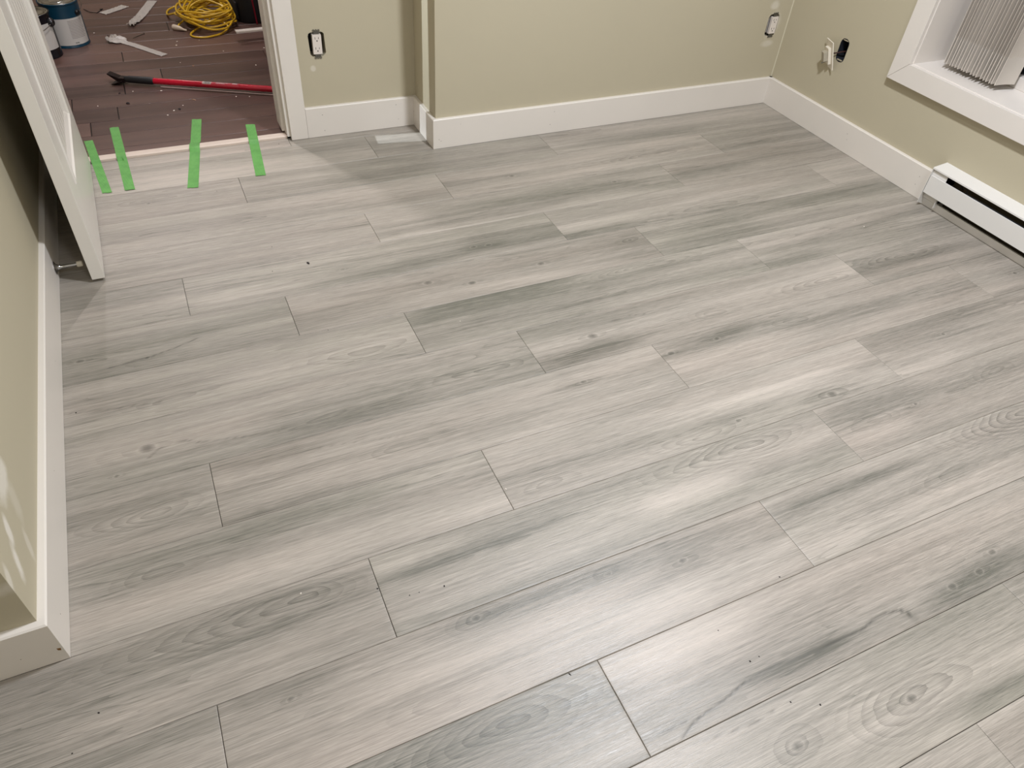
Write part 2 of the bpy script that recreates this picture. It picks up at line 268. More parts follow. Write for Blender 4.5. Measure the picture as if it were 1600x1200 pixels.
def cut(o, cutters):
    """carve the openings of wall o, then drop the cutter meshes"""
    for c in cutters:
        md = o.modifiers.new('cut', 'BOOLEAN'); md.operation = 'DIFFERENCE'; md.object = c; md.solver = 'EXACT'
    dg = bpy.context.evaluated_depsgraph_get(); me = bpy.data.meshes.new_from_object(o.evaluated_get(dg))
    o.modifiers.clear(); o.data = me
    for c in cutters: bpy.data.objects.remove(c)
    return o

# ================================================================ FLOORS
PW, PL = 0.192, 1.2163
def plank_floor(name, mat, rows, xr, yr, joints, length, figure=None, fine=None, seed=1, gapw=.0006, tone_amp=.16, topz=0.0, ease=.0002):
    """One mesh: every plank a slightly sunk-edged grid, with its own shift of the grain and its own tone."""
    rng = random.Random(seed)
    V = []; F = []; UV = []; A = {k: [] for k in ('tone', 'hue', 'phi', 'fig', 'knot', 'crack', 'gap')}; base = 0
    for ri, (ya, yb) in enumerate(rows):
        y0, y1 = max(ya, yr[0]), min(yb, yr[1])
        if y1 - y0 < .004: continue
        j = joints[ri]; xs = []
        x = j
        while x > xr[0]: x -= length
        while x < xr[1]:
            a, b = max(x, xr[0]), min(x + length, xr[1]); x += length
            if b - a > .004: xs.append((a, b))
        for (a, b) in xs:
            su, sv = rng.uniform(0, 60), rng.uniform(0, 60); pt = rng.uniform(-tone_amp, tone_amp); ph = rng.uniform(-.5, .5)
            du, dv = fine if fine else (.02, .02)
            nu = max(2, int((b - a) / du)); nv = max(2, int((y1 - y0) / dv))
            g = gapw
            e = .0012
            us = np.concatenate([[a + g, a + g], np.linspace(a + g + e, b - g - e, nu), [b - g, b - g]])
            vs = np.concatenate([[y0 + g, y0 + g], np.linspace(y0 + g + e, y1 - g - e, nv), [y1 - g, y1 - g]])
            X, Y = np.meshgrid(us, vs, indexing='ij')
            Z = np.zeros_like(X)
            iu = np.zeros(len(us)); iu[[0, -1]] = 2; iu[[1, -2]] = 1
            iv = np.zeros(len(vs)); iv[[0, -1]] = 2; iv[[1, -2]] = 1
            D = np.maximum(iu[:, None], iv[None, :])
            Z[D == 1] = -ease; Z[D == 2] = -.006
            Z += topz
            tone = np.full(X.shape, pt); hue = np.full(X.shape, ph); phi = np.zeros(X.shape); fig = np.zeros(X.shape); knot = np.zeros(X.shape); crack = np.zeros(X.shape)
            if figure:
                arches, knots, cracks, streaks = figure
                # smooth large-scale tone bands: the print's own, plus painted-in glare and hall light
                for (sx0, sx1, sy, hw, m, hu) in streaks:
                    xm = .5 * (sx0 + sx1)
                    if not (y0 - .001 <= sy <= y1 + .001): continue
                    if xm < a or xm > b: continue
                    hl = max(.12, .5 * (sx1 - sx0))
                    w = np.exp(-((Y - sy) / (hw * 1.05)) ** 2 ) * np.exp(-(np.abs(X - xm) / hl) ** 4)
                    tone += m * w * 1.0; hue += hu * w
                for (cx, cy, l, r_, bw, nr, sk, st) in arches:
                    if not (a - .02 <= cx <= b + .02 and y0 <= cy <= y1): continue
                    al = max(abs(l), .06); ar = max(abs(r_), .06)
                    ux = X - cx; aa = np.where(ux < 0, al, ar)
                    yc = cy + .004 * np.sin(X * 23 + su)
                    vy = (Y - yc) / bw * (1 + .15 * np.sin(X * 17 + sv))
                    rho = np.sqrt((ux / aa) ** 2 + vy ** 2 + 1e-6)
                    w = st * np.exp(-(rho / .95) ** 3.0)
                    p = nr * (rho - .42 * sk * np.clip(ux / aa, -1.5, 1.5))
                    sel = w > fig
                    phi = np.where(sel, p, phi); fig = np.where(sel, w, fig); tone -= .16 * w
                for (kx, ky, kr) in knots:
                    if not (a <= kx <= b and y0 <= ky <= y1): continue
                    d = np.sqrt(((X - kx) / (kr * 1.5)) ** 2 + ((Y - ky) / kr) ** 2)
                    knot = np.maximum(knot, np.exp(-(d / .8) ** 2))
                    dd = np.sqrt(((X - kx) / (kr * 7)) ** 2 + ((Y - ky) / (kr * 2)) ** 2)
                    w = .45 * np.exp(-dd ** 2); sel = w > fig
                    phi = np.where(sel, dd * 3.2, phi); fig = np.where(sel, w, fig)
                    tone -= .25 * np.exp(-dd ** 2)
                for (pts, wd, st) in cracks:
                    for (p, q) in zip(pts, pts[1:]):
                        p = np.array(p); q = np.array(q); mx, my = (p + q) / 2
                        if not (a <= mx <= b and y0 <= my <= y1): continue
                        dq = q - p; L2 = max(dq @ dq, 1e-9)
                        tt = np.clip(((X - p[0]) * dq[0] + (Y - p[1]) * dq[1]) / L2, 0, 1)
                        d = np.hypot(X - p[0] - tt * dq[0], Y - p[1] - tt * dq[1])
                        crack = np.maximum(crack, st * np.exp(-(d / (wd * .8)) ** 2))
                        tone -= .10 * st * np.exp(-(d / .012) ** 2)
            n0, n1 = X.shape
            V.append(np.stack([X, Y, Z], -1).reshape(-1, 3))
            idx = np.arange(n0 * n1).reshape(n0, n1) + base
            F.append(np.stack([idx[:-1, :-1], idx[1:, :-1], idx[1:, 1:], idx[:-1, 1:]], -1).reshape(-1, 4))
            UV.append(np.stack([X + su, Y + sv], -1).reshape(-1, 2))
            gp = np.where(D == 2, 1.0, 0.0)
            for k, arr in (('tone', tone), ('hue', hue), ('phi', phi), ('fig', fig), ('knot', knot), ('crack', crack), ('gap', gp)): A[k].append(arr.reshape(-1))
            base += n0 * n1
    # dark bed under the planks (seen only down the joints)
    z = topz - .0045
    V.append(np.array([[xr[0], yr[0], z], [xr[1], yr[0], z], [xr[1], yr[1], z], [xr[0], yr[1], z]])); F.append(np.array([[0, 1, 2, 3]]) + base)
    UV.append(np.zeros((4, 2)))
    for k in A: A[k].append(np.full(4, 1.0 if k == 'gap' else 0.0))
    V = np.concatenate(V); F = np.concatenate(F); UV = np.concatenate(UV)
    me = bpy.data.meshes.new(name); me.vertices.add(len(V)); me.vertices.foreach_set('co', V.astype(np.float32).ravel())
    me.loops.add(F.size); me.loops.foreach_set('vertex_index', F.astype(np.int32).ravel())
    me.polygons.add(len(F)); me.polygons.foreach_set('loop_start', np.arange(0, F.size, 4, dtype=np.int32))
    me.update(calc_edges=True)
    uvl = me.uv_layers.new(name='loc'); uvl.data.foreach_set('uv', UV[F.ravel()].astype(np.float32).ravel())
    for k in A:
        at = me.attributes.new(k, 'FLOAT', 'POINT'); at.data.foreach_set('value', np.concatenate(A[k]).astype(np.float32))
    me.materials.append(mat); me.validate()
    o = bpy.data.objects.new(name, me); COL.objects.link(o); return struct(o)

GREY = floor_mat('grey oak print', srgb(188, 178, 167), srgb(101, 99, 90), (1.0, .955, .94, 1), (.965, 1.0, .955, 1), (.10, .085, .075, 1))
JT = {-4: 2.19, -3: 3.71, -2: .97, -1: 4.56, 0: 2.83, 1: -.38, 2: 1.0, 3: 2.58, 4: 4.02, 5: -.536, 6: 2.6, 7: .84, 8: -.893, 9: 2.6, 10: .99, 11: 5.71, 12: 2.2, 13: .3, 14: 3.1, 15: 5., 16: 1.5, 17: 4.1}
rows = []; jts = []
for k in range(-4, 18):
    rows.append((-(k + 1) * PW, -k * PW)); jts.append(JT[k] * PW)
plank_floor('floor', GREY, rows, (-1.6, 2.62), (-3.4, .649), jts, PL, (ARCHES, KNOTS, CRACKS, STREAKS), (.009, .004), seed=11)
BROWN = floor_mat('dark brown floorboard', srgb(114, 88, 80), srgb(58, 42, 38), (1.0, .93, .90, 1), (.97, 1.0, .95, 1), (.006, .004, .004, 1), fiber=.5, rough=(.28, .42), bumpk=.2)
HW = .1265
hrows = []; hj = []; rr = random.Random(5)
for k in range(-3, 28):
    hrows.append((1.0 + k * HW, 1.0 + (k + 1) * HW)); hj.append(rr.uniform(0, 1.1))
hj[3 + 2] = -.13; hj[3] = -.17
plank_floor('floor_hall', BROWN, hrows, (-2.2, 2.2), (.672, 4.4), hj, 1.15, None, (.05, .03), seed=4, gapw=.0021, tone_amp=.45, ease=0.0)

# ================================================================ WALLS AND CEILING
W_PLAIN = wall_mat('olive beige wall paint')
W_LEFT = wall_mat('olive beige wall paint with filler smears', [
    ((-.415, -1.262, .205), (.05, .014, .040), .5, 0, .95), ((-.415, -1.225, .245), (.05, .012, .03), .5, 0, .9),
    ((-.415, -1.192, .156), (.05, .010, .035), .45, 0, .4), ((-.415, -1.135, .225), (.05, .02, .045), .4, 0, .25),
    ((-.415, -1.318, .240), (.05, .01, .025), .5, 0, .6), ((-.415, -1.135, .285), (.05, .045, .03), 0, 0, .75)])
W_BACK = wall_mat('olive beige wall paint with filler round the outlet', [
    ((2.535, .40, .350), (.034, .05, .055), .0, 1, .40), ((2.520, .40, .430), (.022, .05, .016), .0, 1, .5), ((2.537, .40, .272), (.030, .05, .014), .0, 1, .40),
    ((1.06, .40, .555), (.02, .05, .004), 0, 1, .6), ((1.12, .40, .55), (.03, .05, .010), 0, 1, .3)])
W_DOOR = wall_mat('olive beige wall paint with one pale dab', [((.553, .637, .262), (.010, .05, .010), 0, 1, .5)])
H = 2.45
def cutter(mb): return mb.build('cutter', W_PLAIN)
def rr_poly(cx, cz, hw, hh, r=.012, rag=0, seed=0):
    g = random.Random(seed); P = []
    for (sx, sz, a0) in ((1, 1, 0), (-1, 1, PI / 2), (-1, -1, PI), (1, -1, 1.5 * PI)):
        for k in range(4):
            a = a0 + k * PI / 6; P.append((cx + sx * (hw - r) + r * math.cos(a) + g.uniform(-rag, rag), cz + sz * (hh - r) + r * math.sin(a) + g.uniform(-rag, rag)))
    return P
struct(MB().box(-1.6, -.415, -1.33, .637, -.004, H).build('wall_left', W_LEFT))
wb = MB().box(.955, 2.82, .40, .76, -.004, H).build('wall_back', W_BACK)
cut(wb, [cutter(MB().prism(rr_poly(2.5345, .350, .0295, .046, .014, .0022, 3), 1, .35, .462))]); struct(wb)
wd = MB().box(.438, .955, .637, .76, -.004, H).box(-.343, .438, .637, .76, 2.06, H).box(-2.3, -.343, .637, .76, -.004, H).build('wall_doorway', W_DOOR)
cut(wd, [cutter(MB().prism(rr_poly(.578, .349, .0295, .043, .012, .0022, 7), 1, .60, .70))]); struct(wd)
wr = MB().box(2.62, 2.86, -3.4, .40, -.004, H).build('wall_right', W_PLAIN)
cut(wr, [cutter(MB().box(2.5, 3.0, -1.75, -.285, .412, 1.95)), cutter(MB().prism(rr_poly(.050, .352, .0235, .046, .020, .0006, 2), 0, 2.56, 2.70))]); struct(wr)
struct(MB().box(-1.75, -1.6, -3.4, -1.33, -.004, H).build('wall_left_recess', W_PLAIN))
struct(MB().box(-1.75, 2.86, -3.55, -3.4, -.004, H).build('wall_front', W_PLAIN))
struct(MB().box(-2.3, -2.2, .76, 4.4, -.004, H).build('wall_hall_left', W_PLAIN))
struct(MB().box(2.2, 2.3, .76, 4.4, -.004, H).build('wall_hall_right', W_PLAIN))
struct(MB().box(-2.3, 2.3, 4.4, 4.5, -.004, H).build('wall_hall_back', W_PLAIN))
CEIL = paint('ceiling white', srgb(232, 228, 218), .8)
struct(MB().box(-2.3, 2.9, -3.55, 4.5, H, H + .1).build('ceiling', CEIL))

# ================================================================ TRIM
TRIM = paint('warm white trim paint', srgb(226, 219, 210), .38, .12, 90, .02)
NAIL = paint('nail hole', (.13, .11, .09, 1), .8, 0)
TH = .119
bpoly = lambda s: None
def baseboard(name, p0, p1, nrm, h=TH, t=.015, nails=(), m0=0, m1=0):
    """board along p0->p1 (on the wall line), standing off the wall by t along nrm; m0/m1 lengthen the front for a mitre"""
    p0 = Vector((*p0, 0)); p1 = Vector((*p1, 0)); n = Vector((*nrm, 0)); d = (p1 - p0).normalized()
    mb = MB(); prof = [(0, .001), (t, .001), (t, h - .003), (t - .003, h), (0, h)]
    def ring(p, m, s): return [mb.bm.verts.new(p + n * a + Vector((0, 0, z)) + d * s * m * (a / t)) for a, z in prof]
    A = ring(p0, m0, -1); B = ring(p1, m1, 1); k = len(prof)
    mb.bm.faces.new(A); mb.bm.faces.new(B[::-1])
    for i in range(k): mb.bm.faces.new((A[i], B[i], B[(i + 1) % k], A[(i + 1) % k]))
    mb.mi = 1
    for (s, z, r) in nails:
        c = p0 + d * s + n * (t + .0002); P = []
        for q in range(6): P.append(c + d * r * math.cos(q * PI / 3) + Vector((0, 0, z + r * math.sin(q * PI / 3))))
        mb.face(P)
    return struct(mb.build(name, [TRIM, NAIL]))
baseboard('baseboard_back', (.955, .400), (2.62, .400), (0, -1), nails=[(.009, .038, .0014), (.017, .031, .0014), (.518, .091, .0014), (.503, .038, .0014), (.1, .09, .001)], m0=.015)
baseboard('baseboard_alcove_side', (.955, .637), (.955, .400), (-1, 0), nails=[(.02, .06, .002)], m1=.015)
baseboard('baseboard_doorway', (.500, .637), (.940, .637), (0, -1), nails=[(.064, .088, .0015), (.067, .024, .0015), (.366, .094, .0015), (.374, .034, .0012)])
baseboard('baseboard_right', (2.62, .400), (2.62, -.604), (-1, 0), nails=[(.115, .051, .001), (.54, .077, .0015), (.548, .055, .0012), (.935, .078, .0015), (.932, .044, .0015)])
BL = .1195
baseboard('baseboard_left', (-.415, -1.33), (-.415, .637), (1, 0), h=BL, nails=[(.05, .05, .0012), (.4, .07, .0012), (.8, .05, .001)], m0=.015)
baseboard('baseboard_left_return', (-1.6, -1.33), (-.415, -1.33), (0, -1), h=BL, nails=[(1.10, .075, .0012), (1.135, .045, .001), (1.09, .02, .001)], m1=.015)
CHIP = paint('bare wood chip in trim', srgb(128, 88, 40), .8, 0)
bret = [o for o in COL.objects if o.name == 'baseboard_left_return'][0]
MB().prism([(-.4095, .0425), (-.4035, .0405), (-.4045, .034), (-.409, .037)], 1, -1.3456, -1.3440).build('chipped_spot', CHIP, bret)['label'] = 'chipped spot of bare brown wood'
struct(MB().prism([(2.6205, .4005), (2.6165, .4005), (2.6205, .3965)], 2, TH, H).build('trim_corner_caulk', paint('pale caulk', srgb(204, 196, 172), .6, 0)))
# door jambs, casing and threshold
struct(MB().box(.433, .499, .619, .637, .001, 2.10).build('trim_1', TRIM, bevel=.002)).name = 'trim_casing'
jb = MB().box(.420, .438, .632, .772, .012, 2.06)
jb.box(.409, .4205, .676, .772, .018, 2.05)
jb.box(.433, .50, .7601, .776, .001, 2.10)
struct(jb.build('trim_jamb_right', TRIM, bevel=.0015))
jl = MB().box(-.343, -.326, .640, .772, .002, 2.06).box(-.326, -.315, .69, .74, .002, 2.05).box(-.41, -.343, .7601, .776, .001, 2.10).box(-.343, .438, .64, .772, 2.045, 2.06).box(-.40, .499, .619, .637, 2.06, 2.13)
struct(jl.build('trim_jamb_left', TRIM, bevel=.0015))
THR = paint('raw pale threshold wood', srgb(208, 192, 178), .55, .2, 120, .05)
struct(MB().prism([(.644, .0005), (.645, .008), (.650, .0105), (.676, .0115), (.682, .0005)], 0, -.32, .420).build('trim_threshold', THR))

# ================================================================ DOOR (open into the room)
DOORW = paint('door paint', srgb(222, 217, 208), .33, .06, 60, .015)
dr = empty('door_1', (-.3045, .628, .010), 0); struct(dr)
# local frame: slab runs along -y from the hinge, thickness along x, x+ face looks to the doorway
dr.rotation_euler = (0, 0, math.radians(0.75))
DWd, DT, DH = .760, .0345, 2.02
def slab():
    mb = MB(); x0, x1 = -DT / 2, DT / 2
    st, rb = .140, .235                      # stile width, bottom rail height
    # stiles, rails
    mb.box(x0, x1, -st, 0, 0, DH).box(x0, x1, -DWd, -DWd + st, 0, DH)
    mb.box(x0, x1, -DWd + st, -st, 0, rb).box(x0, x1, -DWd + st, -st, DH - .14, DH).box(x0, x1, -DWd + st, -st, 1.0, 1.16)
    return mb.build('frame', DOORW, dr, bevel=.0012)
slab()
def panel(z0, z1, name='panel'):
    y0, y1 = -DWd + .139, -.139; mb = MB()
    t = .009; n = 9; wpl = (y1 - y0) / n
    for k in range(n):
        a, b = y0 + k * wpl, y0 + (k + 1) * wpl
        mb.prism([(-t + .003, a), (-t, a + .0035), (-t, b - .0035), (-t + .003, b), (t - .003, b), (t, b - .0035), (t, a + .0035), (t - .003, a)], 2, z0, z1)
    mb.build(name, DOORW, dr)
    # raised moulding frame with a bead, both faces
    m = MB()
    for sgn in (1, -1):
        prof = [(0, DT / 2 - .001), (.004, DT / 2 + .0035), (.010, DT / 2 + .0045), (.015, DT / 2 - .001), (.022, DT / 2 - .004), (.030, t + .001), (.034, t - .001), (0, t - .001)]
        loops = []
        for (o_, h) in prof:
            x = sgn * h; a, b, c, d = y0 - .004 + o_, y1 + .004 - o_, z0 - .004 + o_, z1 + .004 - o_
            loops.append([m.bm.verts.new(p) for p in ((x, a, c), (x, b, c), (x, b, d), (x, a, d))])
        for A, B in zip(loops, loops[1:] + loops[:1]):
            for k in range(4): m.bm.faces.new((A[k], A[(k + 1) % 4], B[(k + 1) % 4], B[k]))
    m.build('moulding', DOORW, dr)
panel(.235, 1.0); panel(1.16, DH - .14)
brass = paint('satin nickel', srgb(170, 165, 155), .3, 0, metal=1)
for z in (.25, 1.0, 1.78):
    MB().box(-.030, -.012, -.004, .006, z, z + .09).build('hinge', brass, dr, bevel=.001)
kn = MB().lathe([(.026, 0), (.026, .006), (.011, .010), (.011, .03), (.026, .04), (.028, .052), (.018, .064), (0, .067)], 24, Matrix.Translation((DT / 2, -DWd + .06, .95)) @ Matrix.Rotation(PI / 2, 4, 'Y'))
kn.build('door_knob', brass, dr, smooth=True)

# ================================================================ DOOR STOP on the left baseboard
CHROME = paint('polished chrome', srgb(200, 200, 202), .16, 0, metal=1)
RUB = paint('off white rubber', srgb(205, 196, 178), .6, 0)
ds = empty('door_stop', (-.4, -.085, .042))
tag(ds, 'chrome rigid door stop on the left baseboard touching the open door', 'door stop')
Mx = Matrix.Rotation(PI / 2, 4, 'Y')
MB().lathe([(0, 0), (.019, 0), (.019, .0022), (.011, .006), (.0062, .014), (.0042, .022), (.0040, .058), (.0052, .060)], 28, Mx).build('rod', CHROME, ds, smooth=True)
MB().lathe([(0, .0585), (.0078, .0585), (.0085, .060), (.0085, .0725), (.007, .074), (0, .074)], 24, Mx).build('rubber_tip', RUB, ds, smooth=True)['label'] = 'off white rubber tip'

# ================================================================ GREEN TAPES
def tape_mat():
    s = NT('green painter tape'); co = coords(s)
    n = s.noise(s.mapping(co, (300, 300, 300)), 1, 2); c = s.mix(n, srgb(92, 156, 74), srgb(108, 172, 88))
    c = s.mix(s.maprange(s.noise(co, 25, 3), .35, .7), c, srgb(86, 148, 70)); s.base(c); s.set(Roughness=.55)
    s.bump(s.noise(s.mapping(co, (500, 90, 100)), 1, 2), .3, .0004); return s.m
TAPE = tape_mat()
def tape(p0, p1, width, label, skew=0, lift=.0, seed=0):
    g = random.Random(seed); p0 = Vector((*p0, 0)); p1 = Vector((*p1, 0)); d = (p1 - p0); L = d.length; d.normalize(); n = Vector((-d.y, d.x, 0))
    rows_ = []; N = 60; c = (p0 + p1) / 2
    for i in range(N + 1):
        t = i / N; row = []
        for j in range(7):
            u = j / 6 - .5; q = p0 + d * (L * t) + n * (u * width)
            if i == 0: q += d * (g.uniform(-.002, .002) + .004 * u)
            if i == N: q += d * (g.uniform(-.002, .002) + skew * u)
            y = q.y; z = .0006
            if y > .636: z = max(z, .0125 * min(1, max(0, (y - .630) / .014)) * min(1, max(0, (.706 - y) / .022)))
            z += .0004 * math.sin(t * 37 + j) ** 2 + lift * max(0, 1 - t * 9) ** 2 + lift * .6 * max(0, (t - .93) * 14) ** 2
            row.append((q.x - c.x, q.y - c.y, z))
        rows_.append(row)
    o = MB().grid(rows_).build('painter_tape', TAPE, solid=.00025); o.location = (c.x, c.y, 0)
    return tag(o, label, 'tape', 'strips of green tape across the threshold')
tape((-.2880, .832), (-.2455, .402), .030, 'green painter tape strip leftmost across the threshold, tucked against the door edge', .006, .002, 1)
tape((-.193, .924), (-.1735, .400), .033, 'long green painter tape strip over the threshold, second from the door', .004, .003, 2)
tape((.1135, .914), (.0275, .352), .037, 'green painter tape strip near the middle of the threshold slanting down left', .0, .002, 3)
tape((.3055, .807), (.265, .3695), .036, 'green painter tape strip nearest the right door casing', .004, .002, 4)

# ================================================================ OUTLETS
PLW = paint('white outlet plastic', srgb(226, 216, 206), .3, 0)
BLK = paint('black opening', (.006, .006, .006, 1), .9, 0)
ZINC = paint('zinc plated strap', srgb(120, 118, 112), .35, .2, 300, .1, metal=.8)
BOXM = paint('dark box interior', (.02, .021, .024, 1), .6, 0)
def outlet(cx, y, cz, label, tilt=0):
    r = empty('wall_outlet', (cx, y, cz)); r.rotation_euler = (0, tilt, 0)
    tag(r, label, 'outlet', 'uncovered duplex outlets')
    # recessed box behind the ragged hole
    b = MB()
    for q in ((-.0345, -.033, -.003), (.033, .0345, -.003)): b.box(q[0], q[1], .002, .060, -.048, .048)
    b.box(-.0345, .0345, .002, .06, .0465, .048).box(-.0345, .0345, .002, .06, -.048, -.0465).box(-.0345, .0345, .058, .060, -.048, .048)
    b.build('outlet_box', BOXM, r)
    f = MB().prism(rr_poly(0, 0, .0165, .0345, .0015), 1, -.006, .016); fo = f.build('face', PLW, r, bevel=.0008)
    for zc in (.0195, -.0165):
        s = MB()
        s.box(-.0075, -.0060, -.0066, -.0055, zc - .001, zc + .007).box(.0055, .0070, -.0066, -.0055, zc, zc + .006)
        s.prism(disc(10, 0, zc - .0065, .0022, .0022), 1, -.0066, -.0055); s.build('socket_slots', BLK, fo)
    st = MB()
    for sg in (1, -1):
        st.prism([(-.010, sg * .034), (.010, sg * .034), (.010, sg * .046), (-.010, sg * .046)], 1, -.0012, .0006)
        for xo in (-.0095, 0, .0095):
            st.lathe([(.0022, 0), (.0042, 0), (.0042, .0012), (.0022, .0012), (.0022, 0)], 12, Matrix.Translation((xo, -.0016, sg * .0480)) @ Matrix.Rotation(PI / 2, 4, 'X'))
        st.lathe([(0, -.001), (.0026, -.001), (.0030, .0006), (0, .001)], 10, Matrix.Translation((0, -.0016, sg * .0415)) @ Matrix.Rotation(PI / 2, 4, 'X'))
    st.box(-.0175, .0175, .006, .0085, -.040, .040)
    st.build('mounting_strap', ZINC, r)
    return r
outlet(.5775, .637, .3493, 'white duplex outlet without cover plate on the wall beside the doorway', math.radians(1))
outlet(2.539, .400, .3500, 'white duplex outlet without cover plate near the far corner, ringed with filler', math.radians(-1))

# ================================================================ LOW VOLTAGE BOX AND HANGING PLATE
eb = empty('electrical_box', (2.62, .050, .352)); tag(eb, 'black empty electrical box sunk into the right wall beside a hanging plate', 'electrical box')
b = MB().prism(rr_poly(0, 0, .0228, .0452, .019), 0, .060, .062)
outer = rr_poly(0, 0, .0232, .0456, .0195); inner = rr_poly(0, 0, .0215, .0438, .018)
A = [b.bm.verts.new((-.0005, *p)) for p in outer]; B = [b.bm.verts.new((-.0005, *p)) for p in inner]; Cc = [b.bm.verts.new((.061, *p)) for p in inner]
for i in range(len(A)):
    j = (i + 1) % len(A); b.bm.faces.new((A[i], A[j], B[j], B[i])); b.bm.faces.new((B[i], B[j], Cc[j], Cc[i]))
DKB = paint('dark slate box plastic', srgb(42, 44, 50), .4, 0)
b.build('box_shell', DKB, eb, smooth=True)
EARM = paint('scuffed pale box lip', srgb(170, 160, 138), .5, 0)
for z0, z1 in ((-.041, -.036), (.037, .041)): MB().box(-.0008, .004, -.013, .013, z0, z1).build('box_ear', EARM, eb, bevel=.001)['label'] = 'pale screw ear'
MB().lathe([(0, -.002), (.0035, -.002), (.0035, .0), (0, .001)], 10, Matrix.Translation((.03, .0, -.026)) @ Matrix.Rotation(PI / 2, 4, 'Y')).build('screw', ZINC, eb)
pth = math.radians(22)
dirv = Vector((-math.sin(pth), -math.cos(pth), 0))
wp = empty('wall_plate', (2.600, .132, .378))          # far upper corner hangs near the wall
tag(wp, 'white wall plate dangling out of the right wall by its cable', 'wall plate')
Mp = Matrix.Rotation(-1.957, 4, 'Z') @ Matrix.Rotation(.307, 4, 'X') @ Matrix.Rotation(-.021, 4, 'Y')
PLB = paint('cream plate plastic', srgb(232, 224, 208), .35, 0)
LB = .114
MB().box(0, .070, -.0022, .0022, -LB, 0, Mp).build('plate', PLB, wp, bevel=.0012)
MB().box(.016, .054, -.0135, -.0022, -.092, -.026, Mp).build('rocker', PLB, wp, bevel=.001)
MB().box(.022, .048, -.030, -.0132, -.078, -.040, Mp).build('device_body', paint('grey device back', srgb(176, 168, 150), .5, 0), wp, bevel=.001)
MB().tube([Mp @ Vector((.035, -.030, -.084)), Mp @ Vector((.035, -.004, -.084))], .0013, 8).tube([Mp @ Vector((.035, -.033, -.084)), Mp @ Vector((.035, -.030, -.084))], .003, 10).build('screw', ZINC, wp)
WIRE = paint('brown wire', srgb(58, 30, 24), .5, 0)
MB().tube([(2.665, .050, .346), (2.63, .056, .344), (2.612, .066, .338), (2.604, .078, .332), (2.601, .088, .328)], .0028, 8).build('cable', WIRE, None, origin=(2.600, .132, .378), smooth=True).parent = wp
for o in wp.children:
    if o.name.startswith('cable'): o.location = (0, 0, 0)

# ================================================================ BASEBOARD HEATER
HW_ = paint('white enamel', srgb(226, 223, 218), .32, .05, 60, .01)
HIN = paint('dark heater inside', srgb(96, 86, 66), .7, 0)
FIN = paint('aluminium fin', srgb(120, 116, 108), .4, 0, metal=.8)
ht = empty('baseboard_heater', (2.62, -.604, .0)); tag(ht, 'white electric baseboard heater along the right wall below the window', 'heater')
HL = 1.75
def HM(): return MB()
# profile in (x from wall negative, z)
HM().prism([(0, .168), (-.0655, .1585), (-.0660, .1525), (-.0640, .1515), (-.0630, .1562), (0, .1655)], 1, -HL, 0).build('top_cover', HW_, ht, bevel=.0006)
HM().prism([(-.0655, .129), (-.0655, .060), (-.0640, .060), (-.0640, .126), (-.060, .1265), (-.060, .129)], 1, -HL, -.004).build('front_panel', HW_, ht, bevel=.0006)
HM().prism([(-.0300, .001), (-.0315, .001), (-.0430, .030), (-.0415, .034), (-.034, .034), (-.030, .030)], 1, -HL, 0).build('bottom_lip', HW_, ht, bevel=.0004)
HM().prism([(0, .001), (-.002, .001), (-.002, .1655), (0, .1655)], 1, -HL, 0).build('back_plate', HIN, ht)
cap_ = [(0, .001), (-.030, .001), (-.0655, .016), (-.0660, .159), (0, .168)]
e1 = HM().prism(cap_, 1, -.0016, 0).build('end_cap', HW_, ht)
e2 = HM().prism(cap_, 1, -HL, -HL + .0016).build('end_cap', HW_, ht)
HM().box(-.048, -.004, -.066, -.002, .036, .062).box(-.0585, -.004, -.066, -.002, .108, .150).box(-.058, -.004, -.066, -.064, .02, .15).build('junction_box', HW_, ht, bevel=.0008)
HM().tube([(-.030, -.07, .085), (-.030, -HL + .05, .085)], .006, 10).build('heating_element', FIN, ht)
fm = HM()
for k in range(150): fm.box(-.052, -.010, -.12 - k * .0105, -.1195 - k * .0105, .060, .108)
fm.build('fin_stack', FIN, ht)['label'] = 'row of thin metal fins'
wirepts = [(-.040, -.130, .128), (-.046, -.122, .140), (-.050, -.136, .148), (-.053, -.152, .143), (-.055, -.158, .132), (-.054, -.148, .127), (-.053, -.165, .128), (-.054, -.25, .129), (-.053, -.45, .128), (-.052, -1.3, .128)]
HM().tube(wirepts, .0015, 6).build('wire', BLK, ht, smooth=True)['label'] = 'thin black limit wire looping in the top slot'

# ================================================================ WINDOW
win = empty('window_1', (2.62, -1.02, .42)); struct(win)
def wpart(mb, name, mat, parent=win, **k):
    o = mb.build(name, mat, None, **k); o.parent = parent; o.location = (-2.62, 1.02, -.42) if parent is win else (0, 0, 0); return o
WT = paint('window trim paint', srgb(226, 219, 211), .36, .08, 90, .02)
y_in, y_out, zb_in, zb_out, zt_in, zt_out, yr_in, yr_out = -.297, -.222, .420, .346, 1.94, 2.015, -1.74, -1.815
def mitred(mb, x0, x1):
    O = [(y_out, zb_out), (yr_out, zb_out), (yr_out, zt_out), (y_out, zt_out)]; I = [(y_in, zb_in), (yr_in, zb_in), (yr_in, zt_in), (y_in, zt_in)]
    for k in range(4):
        j = (k + 1) % 4; d = .00025
        mb.prism([O[k], O[j], I[j], I[k]], 0, x0, x1)
wc = MB()
O = [(y_out, zb_out), (yr_out, zb_out), (yr_out, zt_out), (y_out, zt_out)]; I = [(y_in, zb_in), (yr_in, zb_in), (yr_in, zt_in), (y_in, zt_in)]
sh = [((0, .0004), (0, .0004), (0, 0), (0, 0))]
